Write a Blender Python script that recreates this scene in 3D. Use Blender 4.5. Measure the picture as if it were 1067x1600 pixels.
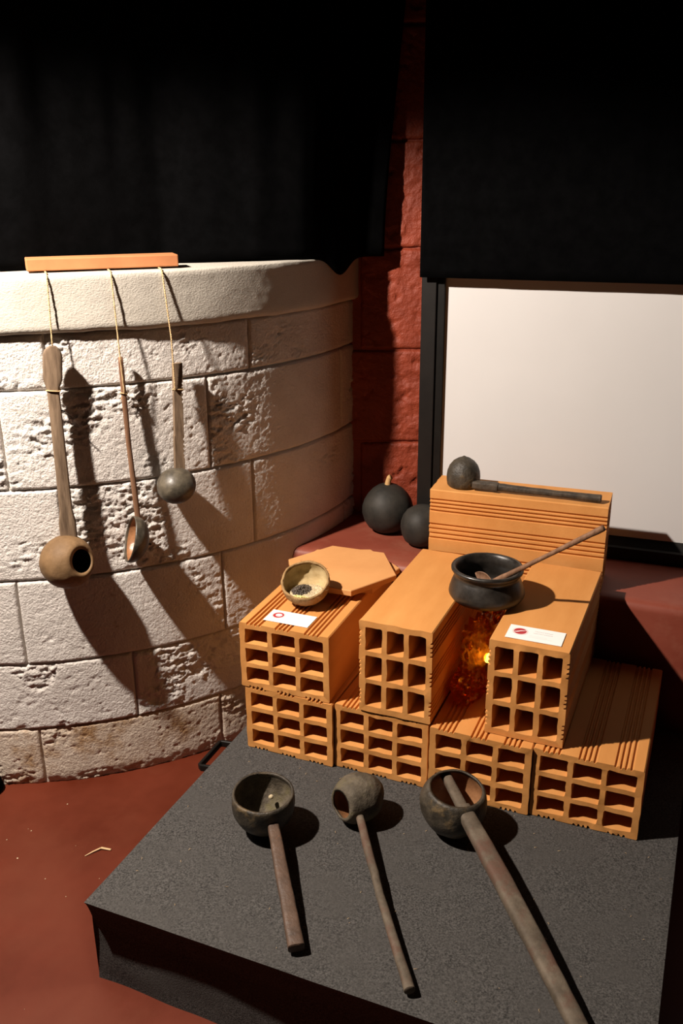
import bpy, bmesh, math, random
from mathutils import Vector, Matrix, noise as mn
random.seed(7)
for o in list(bpy.data.objects): bpy.data.objects.remove(o)
S = bpy.context.scene
COL = S.collection
V = Vector
R_ = math.radians

# ------------------------------------------------------------------ camera
# world: x along the front of the platform, y towards the ledge, z up, floor at 0
YAW, PITCH, ROLL = 0.400, 0.3475, -0.0067
cd = bpy.data.cameras.new('camera'); cam = bpy.data.objects.new('camera', cd); COL.objects.link(cam)
cd.sensor_fit = 'VERTICAL'; cd.sensor_height = 36.0; cd.lens = 36.0 * 1423.58 / 1600.0
cd.clip_start = 0.02
cam.location = (0.8884, -0.9634, 1.3307)
cam.rotation_euler = (Matrix.Rotation(YAW, 3, 'Z') @ Matrix.Rotation(math.pi/2 - PITCH, 3, 'X') @ Matrix.Rotation(ROLL, 3, 'Z')).to_euler()
S.camera = cam

# ------------------------------------------------------------------ light
w = bpy.data.worlds.new('dark_room'); S.world = w; w.use_nodes = True
w.node_tree.nodes['Background'].inputs[0].default_value = (1.0, 0.85, 0.72, 1)
w.node_tree.nodes['Background'].inputs[1].default_value = 0.0035
sd = bpy.data.lights.new('gallery_spot', 'SPOT'); spot = bpy.data.objects.new('gallery_spot', sd); COL.objects.link(spot)
spot.location = (-0.500, -0.250, 1.955)
sd.energy = 290; sd.color = (1.0, 0.875, 0.765); sd.shadow_soft_size = 0.028
sd.spot_size = R_(80); sd.spot_blend = 0.42
spot.rotation_euler = (V((0.32, 0.66, 0.34)) - spot.location).to_track_quat('-Z', 'Y').to_euler()
vs = S.view_settings
vs.view_transform = 'Standard'; vs.look = 'None'; vs.exposure = 0.0; vs.gamma = 1.0; vs.use_curve_mapping = False

# ------------------------------------------------------------------ materials
MATS = {}
def mat(name, c1, c2=None, scale=20.0, rough=0.7, spec=0.3, bump=0.0, bscale=60.0, stretch=(1,1,1), c3=None, s3=6.0, t3=(0.5,0.62),
        bdist=0.004, coat=0.0, detail=6.0, rough2=None, contrast=(0.35,0.65), metal=0.0, coord='Object'):
    m = bpy.data.materials.new(name); m.use_nodes = True; nt = m.node_tree; N = nt.nodes; L = nt.links
    b = N['Principled BSDF']; b.inputs['Roughness'].default_value = rough; b.inputs['Specular IOR Level'].default_value = spec
    b.inputs['Metallic'].default_value = metal; b.inputs['Coat Weight'].default_value = coat
    tc = N.new('ShaderNodeTexCoord'); mp = N.new('ShaderNodeMapping'); mp.inputs['Scale'].default_value = stretch
    L.new(tc.outputs[coord], mp.inputs['Vector'])
    out = None
    if c2 is None: b.inputs['Base Color'].default_value = (*c1, 1)
    else:
        n = N.new('ShaderNodeTexNoise'); n.inputs['Scale'].default_value = scale; n.inputs['Detail'].default_value = detail
        n.inputs['Roughness'].default_value = 0.62
        L.new(mp.outputs[0], n.inputs['Vector'])
        r = N.new('ShaderNodeValToRGB'); r.color_ramp.elements[0].position = contrast[0]; r.color_ramp.elements[1].position = contrast[1]
        r.color_ramp.elements[0].color = (*c1, 1); r.color_ramp.elements[1].color = (*c2, 1)
        L.new(n.outputs['Fac'], r.inputs[0]); out = r.outputs[0]
        if rough2 is not None:
            mr = N.new('ShaderNodeMapRange'); mr.inputs['From Min'].default_value = .3; mr.inputs['From Max'].default_value = .7
            mr.inputs['To Min'].default_value = rough; mr.inputs['To Max'].default_value = rough2
            L.new(n.outputs['Fac'], mr.inputs['Value']); L.new(mr.outputs[0], b.inputs['Roughness'])
        if c3 is not None:
            n3 = N.new('ShaderNodeTexNoise'); n3.inputs['Scale'].default_value = s3; n3.inputs['Detail'].default_value = 8; n3.inputs['Roughness'].default_value = .65
            L.new(tc.outputs[coord], n3.inputs['Vector'])
            r3 = N.new('ShaderNodeValToRGB'); r3.color_ramp.elements[0].position = t3[0]; r3.color_ramp.elements[1].position = t3[1]
            L.new(n3.outputs['Fac'], r3.inputs[0])
            mx = N.new('ShaderNodeMix'); mx.data_type = 'RGBA'; mx.inputs[7].default_value = (*c3, 1)
            L.new(r3.outputs[0], mx.inputs[0]); L.new(out, mx.inputs[6]); out = mx.outputs[2]
        L.new(out, b.inputs['Base Color'])
    if bump:
        nb = N.new('ShaderNodeTexNoise'); nb.inputs['Scale'].default_value = bscale; nb.inputs['Detail'].default_value = 8; nb.inputs['Roughness'].default_value = .6
        L.new(mp.outputs[0], nb.inputs['Vector'])
        bp = N.new('ShaderNodeBump'); bp.inputs['Strength'].default_value = bump; bp.inputs['Distance'].default_value = bdist
        L.new(nb.outputs['Fac'], bp.inputs['Height']); L.new(bp.outputs[0], b.inputs['Normal'])
    MATS[name] = m
    return m
mat('white_paint', (.64,.595,.55), (.74,.70,.655), 9, .75, .25, 1.0, 210, c3=(.40,.30,.22), s3=11, t3=(.68,.76), bdist=.0046)
mat('white_paint_stained', (.60,.51,.41), (.70,.61,.51), 9, .8, .2, 1.0, 200, c3=(.36,.22,.11), s3=9, t3=(.47,.62), bdist=.004)
mat('cap_plaster', (.47,.435,.375), (.54,.505,.44), 6, .7, .25, .5, 200, stretch=(1,1,1.6), bdist=.003)
mat('mortar', (.60,.54,.47), (.70,.65,.58), 30, .85, .2, .4, 150)
mat('red_paint', (.20,.032,.013), (.27,.046,.019), 14, .5, .35, .8, 120, bdist=.004)
mat('floor_red', (.084,.0145,.0055), (.122,.023,.0095), 4.5, .42, .18, .05, 40, c3=(.125,.031,.0145), s3=3.2, t3=(.48,.75), rough2=.58)
mat('ledge_red', (.180,.038,.022), (.250,.062,.037), 5, .40, .3, .08, 40, c3=(.27,.095,.060), s3=7, t3=(.5,.8), rough2=.55, stretch=(.5,1,1))
mat('terracotta', (.56,.240,.064), (.64,.295,.088), 11, .72, .25, .25, 150, stretch=(1,.25,1), bdist=.0012)
mat('terracotta_tile', (.58,.275,.098), (.64,.315,.118), 9, .7, .25, .1, 150, bdist=.001)
mat('terracotta_plank', (.40,.155,.062), (.47,.19,.078), 12, .7, .25, .15, 120, bdist=.001)
mat('felt', (.023,.022,.021), (.115,.109,.103), 330, .97, .06, .4, 420, c3=(.066,.062,.058), s3=14, t3=(.42,.75), bdist=.003, contrast=(.34,.70), detail=9)
mat('black_cloth', (.0009,.0009,.0010), (.0017,.0017,.0019), 30, 1.0, .03, .3, 500, bdist=.001)
mat('black_metal', (.005,.0045,.004), (.008,.007,.006), 20, .45, .25)
mat('black_frame', (.007,.0055,.0048), (.010,.008,.0068), 20, .5, .25)
mat('whiteboard', (.61,.60,.59), (.635,.625,.615), 3, .38, .35, c3=(.60,.58,.56), s3=24, t3=(.76,.80))
mat('wood_grey', (.105,.068,.042), (.24,.165,.105), 16, .65, .3, .5, 40, stretch=(5,5,.6), bdist=.002)
mat('wood_brown', (.13,.062,.032), (.235,.125,.07), 18, .6, .3, .4, 40, stretch=(5,5,.6), bdist=.0015)
mat('wood_red', (.050,.033,.024), (.120,.072,.048), 16, .5, .35, .8, 50, c3=(.30,.11,.040), s3=26, t3=(.60,.68), bdist=.003)
mat('wood_ash', (.070,.054,.038), (.150,.118,.085), 22, .7, .25, .5, 45, c3=(.105,.058,.040), s3=9, t3=(.52,.62), stretch=(1,1,1), bdist=.004)
mat('wood_dark', (.026,.020,.014), (.080,.060,.042), 40, .6, .3, .9, 60, bdist=.003)
mat('shell_tan', (.13,.074,.032), (.25,.150,.072), 12, .65, .3, .5, 70, c3=(.09,.05,.025), s3=20, t3=(.55,.7), bdist=.002)
mat('shell_dark', (.020,.016,.011), (.070,.056,.039), 30, .5, .4, .9, 50, c3=(.13,.088,.042), s3=24, t3=(.55,.68), bdist=.004)
mat('shell_bark', (.045,.035,.024), (.14,.115,.082), 26, .7, .25, 1.0, 38, c3=(.12,.10,.05), s3=22, t3=(.52,.66), bdist=.006)
mat('shell_polished', (.030,.025,.018), (.115,.095,.066), 38, .42, .5, .5, 80, c3=(.025,.020,.014), s3=14, t3=(.5,.65), bdist=.001)
mat('shell_inside', (.20,.085,.035), (.36,.18,.085), 30, .32, .5, .3, 60)
mat('char', (.008,.007,.006), (.02,.017,.014), 30, .7, .3, .4, 60)
mat('pot_black', (.012,.010,.0085), (.030,.025,.020), 30, .26, .5, .35, 45, bdist=.002, rough2=.5)
mat('gourd_black', (.014,.0128,.0105), (.032,.0285,.023), 22, .6, .3, .3, 60, bdist=.0015)
mat('gourd_stem', (.42,.25,.10), (.55,.34,.15), 40, .7, .25, .4, 80)
mat('jute', (.40,.27,.13), (.60,.43,.24), 120, .9, .1, .6, 400, bdist=.001)
mat('coco_husk', (.20,.115,.045), (.38,.24,.11), 40, .85, .15, .9, 120, bdist=.003)
mat('coco_flesh', (.44,.32,.155), (.56,.43,.23), 60, .8, .15, .6, 250, bdist=.001)
mat('seed_dark', (.030,.022,.016), (.085,.062,.045), 90, .5, .4)
mat('seed_pale', (.46,.37,.23), (.66,.56,.38), 90, .7, .2)
mat('seed_yellow', (.62,.54,.20), (.72,.66,.32), 60, .7, .2)
mat('card', (.84,.83,.81), (.86,.85,.83), 5, .6, .2)
mat('print_red', (.40,.035,.045), (.44,.045,.05), 20, .6, .2)
mat('print_halo', (.80,.60,.57), (.82,.64,.60), 20, .6, .2)
mat('print_grey', (.30,.27,.27), (.36,.33,.33), 20, .6, .2)
mat('print_faint', (.70,.66,.63), (.74,.70,.66), 20, .6, .2)
mat('straw', (.55,.37,.19), (.68,.49,.28), 40, .7, .2)
mat('ember', (1,.5,.1))
b = MATS['ember'].node_tree.nodes['Principled BSDF']; b.inputs['Emission Color'].default_value = (1,.58,.08,1); b.inputs['Emission Strength'].default_value = 3.5
# amber cellophane: thin tinted film, partly clear, glossy
m = bpy.data.materials.new('cellophane'); m.use_nodes = True; MATS['cellophane'] = m
nt = m.node_tree; N = nt.nodes; L = nt.links; N.remove(N['Principled BSDF'])
tr = N.new('ShaderNodeBsdfTransparent'); tr.inputs[0].default_value = (.97,.60,.16,1)
tl = N.new('ShaderNodeBsdfTranslucent'); tl.inputs[0].default_value = (.80,.38,.06,1)
gl = N.new('ShaderNodeBsdfGlossy'); gl.inputs[0].default_value = (1,.72,.40,1); gl.inputs['Roughness'].default_value = .12
fr = N.new('ShaderNodeFresnel'); fr.inputs[0].default_value = 1.55
m1 = N.new('ShaderNodeMixShader'); m1.inputs[0].default_value = .30; m2 = N.new('ShaderNodeMixShader')
L.new(tr.outputs[0], m1.inputs[1]); L.new(tl.outputs[0], m1.inputs[2]); L.new(fr.outputs[0], m2.inputs[0])
L.new(m1.outputs[0], m2.inputs[1]); L.new(gl.outputs[0], m2.inputs[2]); L.new(m2.outputs[0], N['Material Output'].inputs[0])

# ------------------------------------------------------------------ object helpers
def tag(o, label=None, cat=None, group=None, kind=None):
    for k, v in (('label', label), ('category', cat), ('group', group), ('kind', kind)):
        if v: o[k] = v
    return o
def thing(name, label, cat, loc, group=None, kind=None):
    o = bpy.data.objects.new(name, None); COL.objects.link(o); o.location = loc; o.empty_display_size = .03
    return tag(o, label, cat, group, kind)
def obj(name, verts, faces, m, parent=None, smooth=True, loc=None, sharp=None):
    """mesh given in world coordinates; its origin is the parent's, or loc"""
    org = V(parent.matrix_basis.translation) if parent else V(loc or (0,0,0))
    if parent and parent.parent: org = V(parent.parent.matrix_basis.translation) + org
    me = bpy.data.meshes.new(name)
    me.from_pydata([tuple(V(v) - org) for v in verts], [], faces); me.update()
    if smooth: me.polygons.foreach_set('use_smooth', [True]*len(me.polygons))
    if sharp: me.set_sharp_from_angle(angle=R_(sharp))
    me.materials.append(MATS[m])
    o = bpy.data.objects.new(name, me); COL.objects.link(o)
    if parent: o.parent = parent
    else: o.location = org
    return o
class MB:
    def __init__(s): s.v = []; s.f = []
    def add(s, v, f):
        k = len(s.v); s.v += [V(p) for p in v]; s.f += [tuple(i + k for i in q) for q in f]; return s
    def build(s, name, m, parent=None, **k): return obj(name, s.v, s.f, m, parent, **k)
def fb(p, oct=4, H=0.9): return mn.fractal(V(p), H, 2.1, oct, noise_basis='PERLIN_ORIGINAL')
def frame(d, hint=(0,0,1)):
    d = V(d).normalized(); h = V(hint)
    if abs(d.dot(h.normalized())) > .98: h = V((1,0,0))
    x = h.cross(d).normalized(); y = d.cross(x); return x, y, d
def sweep(path, sizes, n=16, power=2.0, wide=(1,0,0), cap=True):
    """superelliptic section swept along a path; sizes = (half width, half thickness) per station, wide = direction of the width"""
    P = [V(p) for p in path]; v = []; f = []
    for i, p in enumerate(P):
        d = (P[min(i+1, len(P)-1)] - P[max(i-1, 0)]).normalized()
        wx = V(wide) - d*V(wide).dot(d)
        if wx.length < 1e-4: wx = frame(d)[0]
        wx.normalize(); wy = d.cross(wx)
        a, b2 = sizes[i]
        for k in range(n):
            t = 2*math.pi*(k+.5)/n; c, s = math.cos(t), math.sin(t)
            e = 2.0/power
            v.append(p + wx*a*math.copysign(abs(c)**e, c) + wy*b2*math.copysign(abs(s)**e, s))
    for i in range(len(P)-1):
        for k in range(n):
            k2 = (k+1) % n; f.append((i*n+k, i*n+k2, (i+1)*n+k2, (i+1)*n+k))
    if cap: f.append(tuple(reversed(range(n)))); f.append(tuple((len(P)-1)*n+k for k in range(n)))
    return v, f
def dense(path, n):
    P = [V(p) for p in path]; L_ = [0]
    for a, b2 in zip(P, P[1:]): L_.append(L_[-1] + (b2-a).length)
    out = []
    for i in range(n+1):
        s = L_[-1]*i/n; k = 0
        while k < len(P)-2 and L_[k+1] < s: k += 1
        t = (s-L_[k])/max(L_[k+1]-L_[k], 1e-9); out.append(P[k].lerp(P[k+1], t))
    return out
def lathe(center, axis, prof, n=48, hint=(0,0,1), amp=0, fs=30, seed=0):
    """profile (radius, height along axis) turned about the axis; radius 0 closes to a pole"""
    x, y, d = frame(axis, hint); c = V(center); v = []; f = []; rings = []
    for r, h in prof:
        if r < 1e-6:
            rings.append([len(v)]); v.append(c + d*h)
        else:
            ring = []
            for k in range(n):
                t = 2*math.pi*k/n; q = c + x*r*math.cos(t) + y*r*math.sin(t) + d*h
                if amp:
                    q = q + (q-c).normalized()*amp*fb((q-c)*fs + V((seed*3.7,0,0)), 3)
                ring.append(len(v)); v.append(q)
            rings.append(ring)
    for a, b2 in zip(rings, rings[1:]):
        for k in range(n):
            k2 = (k+1) % n
            if len(a) == 1 and len(b2) > 1: f.append((a[0], b2[k2], b2[k]))
            elif len(b2) == 1 and len(a) > 1: f.append((a[k], a[k2], b2[0]))
            elif len(a) > 1: f.append((a[k], a[k2], b2[k2], b2[k]))
    return v, f
def bowl_profiles(r, a_open, th, sq=1.0, n=22):
    """outer and inner profiles of a cut shell: sphere radius r, stretched by sq along the axis, cut a_open degrees from the axis"""
    a0 = R_(a_open); out = []; inn = []
    for i in range(n+1):
        a = math.pi + (a0-math.pi)*i/n; out.append((r*math.sin(a) if i else 0, r*sq*math.cos(a)))
    ri = r - th
    a1 = math.acos(max(-1, min(1, r*math.cos(a0)/ri)))
    for i in range(n+1):
        a = a1 + (math.pi-a1)*i/n; inn.append((ri*math.sin(a) if i < n else 0, ri*sq*math.cos(a)))
    return out, inn
def box(x0, x1, y0, y1, z0, z1):
    return ([(x0,y0,z0),(x1,y0,z0),(x1,y1,z0),(x0,y1,z0),(x0,y0,z1),(x1,y0,z1),(x1,y1,z1),(x0,y1,z1)],
            [(0,3,2,1),(4,5,6,7),(0,1,5,4),(1,2,6,5),(2,3,7,6),(3,0,4,7)])
def bevel(o, w, seg=2):
    md = o.modifiers.new('bevel', 'BEVEL'); md.width = w; md.segments = seg; md.limit_method = 'ANGLE'; return o
def smooth01(a, b2, x):
    t = max(0, min(1, (x-a)/(b2-a))); return t*t*(3-2*t)

# ------------------------------------------------------------------ setting
FL = obj('floor', [(-3.5,-4,0),(3.5,-4,0),(3.5,3,0),(-3.5,3,0)], [(0,1,2,3)], 'floor_red', smooth=False)
tag(FL, 'red painted cement floor with scuffs', 'floor', kind='structure')

LED_Y, LED_Z = 0.932, 0.470
v, f = [], []
prof = [(LED_Y, 0.0), (LED_Y, LED_Z-.02), (LED_Y+.004, LED_Z-.008), (LED_Y+.012, LED_Z-.0015), (LED_Y+.03, LED_Z), (LED_Y+.9, LED_Z), (LED_Y+.9, 0)]
xs = [-.6 + i*.1 for i in range(31)]
for x in xs:
    for (y, z) in prof:
        wob = .0025*fb((x*7, 1, 0), 2)
        v.append((x, y + (wob if y < LED_Y+.05 else 0), z))
np_ = len(prof)
for i in range(len(xs)-1):
    for k in range(np_-1): f.append((i*np_+k, (i+1)*np_+k, (i+1)*np_+k+1, i*np_+k+1))
f.append(tuple(range(np_))); f.append(tuple(reversed([(len(xs)-1)*np_+k for k in range(np_)])))
tag(obj('trim_1', v, f, 'ledge_red', sharp=50), 'red painted cement ledge running behind the stacked bricks', 'ledge', kind='structure')

# curved wall of painted blocks
CX, CY, CR = -0.8959, 1.2015, 0.8914
def cyl(a, r, z): return V((CX + r*math.cos(a), CY + r*math.sin(a), z))
wall = thing('wall_left', 'curved low wall of rough white painted blocks with a smooth coping', 'wall', (CX, CY, 0), kind='structure')
ZJ = [0.0, 0.150, 0.318, 0.521, 0.727, 0.937, 1.050]
JO = [(-60.6,-32.9,-4.0), (-74.7,-46.1,-17.5), (-61.0,-31.3,-2.0), (-53.8,-25.2,3.4), (-60.2,-32.2,-3.0), (-53.5,-24.9,3.7)]
ROUGH = {(0,0):1.7,(0,-1):1.3,(0,1):1.0,(1,0):1.8,(1,1):1.4,(2,0):.5,(2,1):.8,(3,1):.8,(3,0):.7,(4,0):.8,(4,1):.7,(5,0):.75,(5,1):.6}
mc = MB(); n = 96
for z0, z1 in ((0, 1.05),):
    ring = []
    for k in range(n):
        a = 2*math.pi*k/n; ring.append(cyl(a, CR-.009, z0)); ring.append(cyl(a, CR-.009, z1))
    mc.add(ring, [(2*k, 2*((k+1)%n), 2*((k+1)%n)+1, 2*k+1) for k in range(n)])
mc.build('mortar_core', 'mortar', wall)
bi = 0
for ci in range(6):
    base = list(JO[ci]); step = base[1]-base[0]
    js = [base[0]-step*2, base[0]-step] + base + [base[-1]+step, base[-1]+2*step, base[-1]+3*step]
    z0, z1 = ZJ[ci]+.0016, ZJ[ci+1]-.0016
    if ci == 0: z0 = 0.0
    for j in range(len(js)-1):
        g = .0017/CR
        a0, a1 = R_(js[j])+g, R_(js[j+1])-g
        if a1 < R_(-118) or a0 > R_(62): continue
        vis = a1 > R_(-72) and a0 < R_(22)
        du = .0032 if vis else .03
        nu = max(4, int((a1-a0)*CR/du)); nv = max(3, int((z1-z0)/du))
        rg = ROUGH.get((ci, j-2), .45 + .5*abs(mn.noise(V((ci*3.3, j*2.1, 0)))))
        tilt = .002*mn.noise(V((ci*9.1, j*5.3, 2)))
        vv = []; ff = []
        for q in range(nv+1):
            for p in range(nu+1):
                a = a0 + (a1-a0)*p/nu; z = z0 + (z1-z0)*q/nv
                sx = a*CR
                wx = .0022*fb((sx*14, z*14, ci), 2)
                X = V((sx, z*1.0, ci*1.7 + j*.9))
                d = min((a-a0)*CR, (a1-a)*CR, z-z0 if ci else 1, z1-z) 
                chip = smooth01(.05, .34, fb(X*5.0 + V((9,4,1)), 2) * rg + .10*fb(X*22, 2) + .22*max(0, rg-1))
                big = fb(V((X.x*38, X.y*66, X.z)), 4)
                rdg = abs(fb(V((X.x*24 + .6*big, X.y*52, X.z+3)), 3))
                fine = fb(V((X.x*130, X.y*150, X.z)), 2)
                pit = smooth01(.34, .56, fb(V((X.x*55, X.y*80, X.z+5)), 2))
                h = tilt + .0008*fine + chip*(.0036*big - .0046*smooth01(.12,.5,rdg) + .0006) + .0012*fine*chip - pit*(.0014 + .0022*chip)*min(1, rg) + .0014*fb(X*9, 2)
                e = max(0, 1 - d/.0052); h -= .0050*e*e
                if ci == 0:
                    h += -.010*max(0, 1-z/.03)**1.5*(.7+.6*fb(X*40,2))
                vv.append(cyl(a + wx*(1 if 0 < p < nu else .6)/CR*.5, CR + h, z + (.4*wx if 0 < q < nv else .5*.0022*fb((sx*18, ci*4.4+q, 3), 2))))
        for q in range(nv):
            for p in range(nu):
                i0 = q*(nu+1)+p; ff.append((i0, i0+1, i0+nu+2, i0+nu+1))
        # sides back to the core
        border = [p for p in range(nu+1)] + [q*(nu+1)+nu for q in range(1, nv+1)] + [nv*(nu+1)+p for p in range(nu-1, -1, -1)] + [q*(nu+1) for q in range(nv-1, 0, -1)]
        k0 = len(vv)
        for i0 in border:
            p = vv[i0]; dirv = V((p.x-CX, p.y-CY, 0)).normalized(); vv.append(V((CX, CY, 0)) + dirv*(CR-.022) + V((0,0,p.z)))
        for t in range(len(border)):
            t2 = (t+1) % len(border); ff.append((border[t2], border[t], k0+t, k0+t2))
        obj('stone_block', vv, ff, 'white_paint_stained' if ci == 0 else 'white_paint', wall)
        bi += 1
# coping
vv = []; ff = []
cp = [(.30, 1.165), (CR-.06, 1.165)] + [(CR-.05+.008*k, 1.165) for k in range(1, 7)] + [(CR+.0112, 1.1642), (CR+.0133, 1.1612)] + [(CR+.0135, 1.152-.0075*k) for k in range(13)] + [(CR+.0115, 1.055), (CR+.005, 1.051), (CR-.02, 1.050)]
na = 420
for i in range(na+1):
    a = R_(-118 + 200*i/na)
    for k, (r, z) in enumerate(cp):
        h = 0; dz = 0
        if k >= 2:
            h = .0011*fb((a*CR*9, z*14, 3), 3) + .0005*fb((a*CR*60, z*90, 7), 2)
            dz = .0016*fb((a*CR*6, 1.3 if z > 1.1 else 8.1, 0), 3) * (1 if k > 5 else 0)
            if z < 1.06: dz += .0028*fb((a*CR*11, 2.2, 5), 3)
        vv.append(cyl(a, r+h, z+dz))
m_ = len(cp)
for i in range(na):
    for k in range(m_-1): ff.append((i*m_+k, i*m_+k+1, (i+1)*m_+k+1, (i+1)*m_+k))
obj('coping', vv, ff, 'cap_plaster', wall)

# red block wall behind
RW0 = V((0.107, 1.2690, 0)); RWd = V((math.cos(.35), math.sin(.35), 0)); RWn = V((RWd.y, -RWd.x, 0))
rwall = thing('wall_back', 'rough red painted block wall at the back of the corner', 'wall', (RW0.x, RW0.y, 0), kind='structure')
v = []; 
for u in (-1.6, 2.6):
    for d in (.006, .12):
        for z in (0, 2.9): v.append(RW0 + RWd*u - RWn*d + V((0,0,z)))
obj('backing', v, [(0,4,5,1),(2,3,7,6),(0,1,3,2),(4,6,7,5),(1,5,7,3),(0,2,6,4)], 'red_paint', rwall, smooth=False)
zr = [.424, .674, .921, 1.174, 1.424, 1.674, 1.924]
for ci in range(6):
    off = -.31 if ci % 2 else -.10
    for j in range(2):
        u0, u1 = off + j*.42 + .003, off + (j+1)*.42 - .003
        z0, z1 = zr[ci]+.002, zr[ci+1]-.002
        nu, nv = 84, 50; vv = []; ff = []
        for q in range(nv+1):
            for p in range(nu+1):
                u = u0+(u1-u0)*p/nu; z = z0+(z1-z0)*q/nv
                d = min(u-u0, u1-u, z-z0, z1-z)
                X = V((u, z, ci*.7+j))
                h = .004*smooth01(-.1,.4,fb(X*6,2))*fb(V((u*26, z*30, 1)), 4) + .0015*fb(X*80, 3) - .004*smooth01(.35,.6,fb(X*30,3))
                e = max(0, 1-d/.006); h -= .005*e*e
                vv.append(RW0 + RWd*u + RWn*h + V((0,0,z)))
        for q in range(nv):
            for p in range(nu):
                i0 = q*(nu+1)+p; ff.append((i0, i0+1, i0+nu+2, i0+nu+1))
        border = [p for p in range(nu+1)] + [q*(nu+1)+nu for q in range(1, nv+1)] + [nv*(nu+1)+p for p in range(nu-1, -1, -1)] + [q*(nu+1) for q in range(nv-1, 0, -1)]
        k0 = len(vv)
        for i0 in border: vv.append(vv[i0] - RWn*.012)
        for t in range(len(border)):
            t2 = (t+1) % len(border); ff.append((border[t2], border[t], k0+t, k0+t2))
        obj('stone_block', vv, ff, 'red_paint', rwall)

# ------------------------------------------------------------------ whiteboard with black frame on the ledge
BY = .052; BO = V((.2086, 1.1388, LED_Z)); BX = V((math.cos(BY), math.sin(BY), 0)); BN = V((BX.y, -BX.x, 0))
def bd(u, d, z): return BO + BX*u + BN*d + V((0,0,z))      # u along, d towards viewer, z up
def bbox(u0,u1,d0,d1,z0,z1):
    p = [bd(u,d,z) for z in (z0,z1) for (u,d) in ((u0,d1),(u1,d1),(u1,d0),(u0,d0))]
    return p, [(0,3,2,1),(4,5,6,7),(0,1,5,4),(1,2,6,5),(2,3,7,6),(3,0,4,7)]
wb = thing('whiteboard', 'large whiteboard in a black frame standing on the red ledge', 'whiteboard', BO)
BWD, BHT = 1.30, 1.25
obj('panel', *bbox(.04, BWD-.04, -.030, -.018, .03, BHT-.03), 'whiteboard', wb, smooth=False)
for q in ((0, .036, -.036, 0, 0, BHT), (BWD-.036, BWD, -.036, 0, 0, BHT), (.0361, BWD-.0361, -.036, 0, BHT-.036, BHT)):
    bevel(obj('frame_rail', *bbox(*q), 'black_frame', wb, smooth=False), .0015)
for u0 in (.0372, BWD-.0545):
    bevel(obj('inner_rim', *bbox(u0, u0+.0173, -.030, -.006, .03, BHT-.037), 'black_metal', wb, smooth=False), .001)
pr = [(-.036,0),(0.004,0),(0.004,.031),(-.002,.034),(-.018,.053),(-.036,.055)]
v = [bd(u, d, z) for u in (.0361, BWD-.0361) for d, z in pr]; k = len(pr)
obj('bottom_rail', v, [(i, (i+1)%k, k+(i+1)%k, k+i) for i in range(k)] + [tuple(reversed(range(k))), tuple(range(k, 2*k))], 'black_frame', wb, smooth=False)

# ------------------------------------------------------------------ black cloths
def cloth(name, path, zlo, zhi, label, cat, folds, ftop, nu=160, nv=70, th=.0025, hem=None, widen=None, seed=0):
    P = dense([(p[0], p[1], 0) for p in path], nu); v = []; f = []
    for q in range(nv+1):
        t = q/nv
        for i, p in enumerate(P):
            d = (P[min(i+1,nu)]-P[max(i-1,0)]).normalized(); nrm = V((d.y, -d.x, 0))
            s = i/nu; zl = zlo if hem is None else hem(s)
            z = zl + (zhi-zl)*t
            amp = folds + (ftop-folds)*smooth01(0,.35,t)
            off = amp*(fb((s*9+seed, t*.7, seed), 2) + .35*fb((s*24+seed, t*1.1, 4), 2))
            sh = widen(s, t) if widen else 0
            v.append(V((p.x, p.y, 0)) + nrm*off + d*sh + V((0,0,z)))
    for q in range(nv):
        for i in range(nu):
            a = q*(nu+1)+i; f.append((a, a+1, a+nu+2, a+nu+1))
    o = obj(name, v, f, 'black_cloth', loc=(path[0][0], path[0][1], zlo))
    md = o.modifiers.new('thickness', 'SOLIDIFY'); md.thickness = th; md.offset = 1
    return tag(o, label, cat)
cpath = [(-1.55,-.05),(-1.0,.10),(-.62,.335),(-.485,.50),(-.27,.79),(-.10,.905),(-.03,.985),(.012,1.085),(.038,1.17),(.085,1.215)]
def hem1(s):
    z = 1.1675
    z += .004*math.sin(s*40)*smooth01(.6,.9,s)
    dz = -.036*math.exp(-((s-.935)/.018)**2) - .012*smooth01(.88,.97,s)
    return z + dz*smooth01(.84,.93,s)
cloth('black_curtain', cpath, 1.1675, 2.75, 'black curtain hanging behind the coping of the curved wall', 'curtain', .006, .035, nu=260, hem=hem1,
      widen=lambda s,t: .065*smooth01(.75,1,s)*smooth01(0,.5,t))
c0 = bd(.001, .020, 0); c1 = bd(1.40, .020, 0)
cloth('black_drape', [(c0.x,c0.y),(c1.x,c1.y)], 1.121, 2.75, 'flat black cloth hanging down over the top of the whiteboard', 'curtain', .002, .006, seed=5)

# ------------------------------------------------------------------ felt covered platform
PW, PD, PH = .922, .915, .18
plat = thing('display_platform', 'low display platform covered in speckled dark grey felt', 'platform', (0,0,0))
vv = []; ff = []; idx = {}
nx, ny, nz = 92, 60, 20
def pf(x, y, z):
    # rounded top edge and slack fabric near the floor
    wob = .004*fb((x*5, y*5, z*8), 2)*(1-z/PH)*1.4
    sag = .0012*fb((x*6, y*6, 2), 2)
    px, py, pz = x, y, z
    if z >= PH-1e-6: pz += sag*.6
    if y <= 1e-6: py += -.010*math.sin(x*7+.6)*(1-z/PH)*.6 + wob + .0175*min(1, (1-z/PH)/.35)**.7 + .004*math.sin(math.pi*(1-z/PH))
    if x <= 1e-6: px += wob*.7
    return V((px, py, pz))
def patch(fn, nu, nv):
    k = len(vv)
    for j in range(nv+1):
        for i in range(nu+1): vv.append(fn(i/nu, j/nv))
    for j in range(nv):
        for i in range(nu):
            a = k+j*(nu+1)+i; ff.append((a, a+1, a+nu+2, a+nu+1))
patch(lambda a,b2: pf(a*PW, b2*PD, PH), nx, ny)
patch(lambda a,b2: pf(a*PW, 0, b2*PH), nx, nz)
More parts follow.
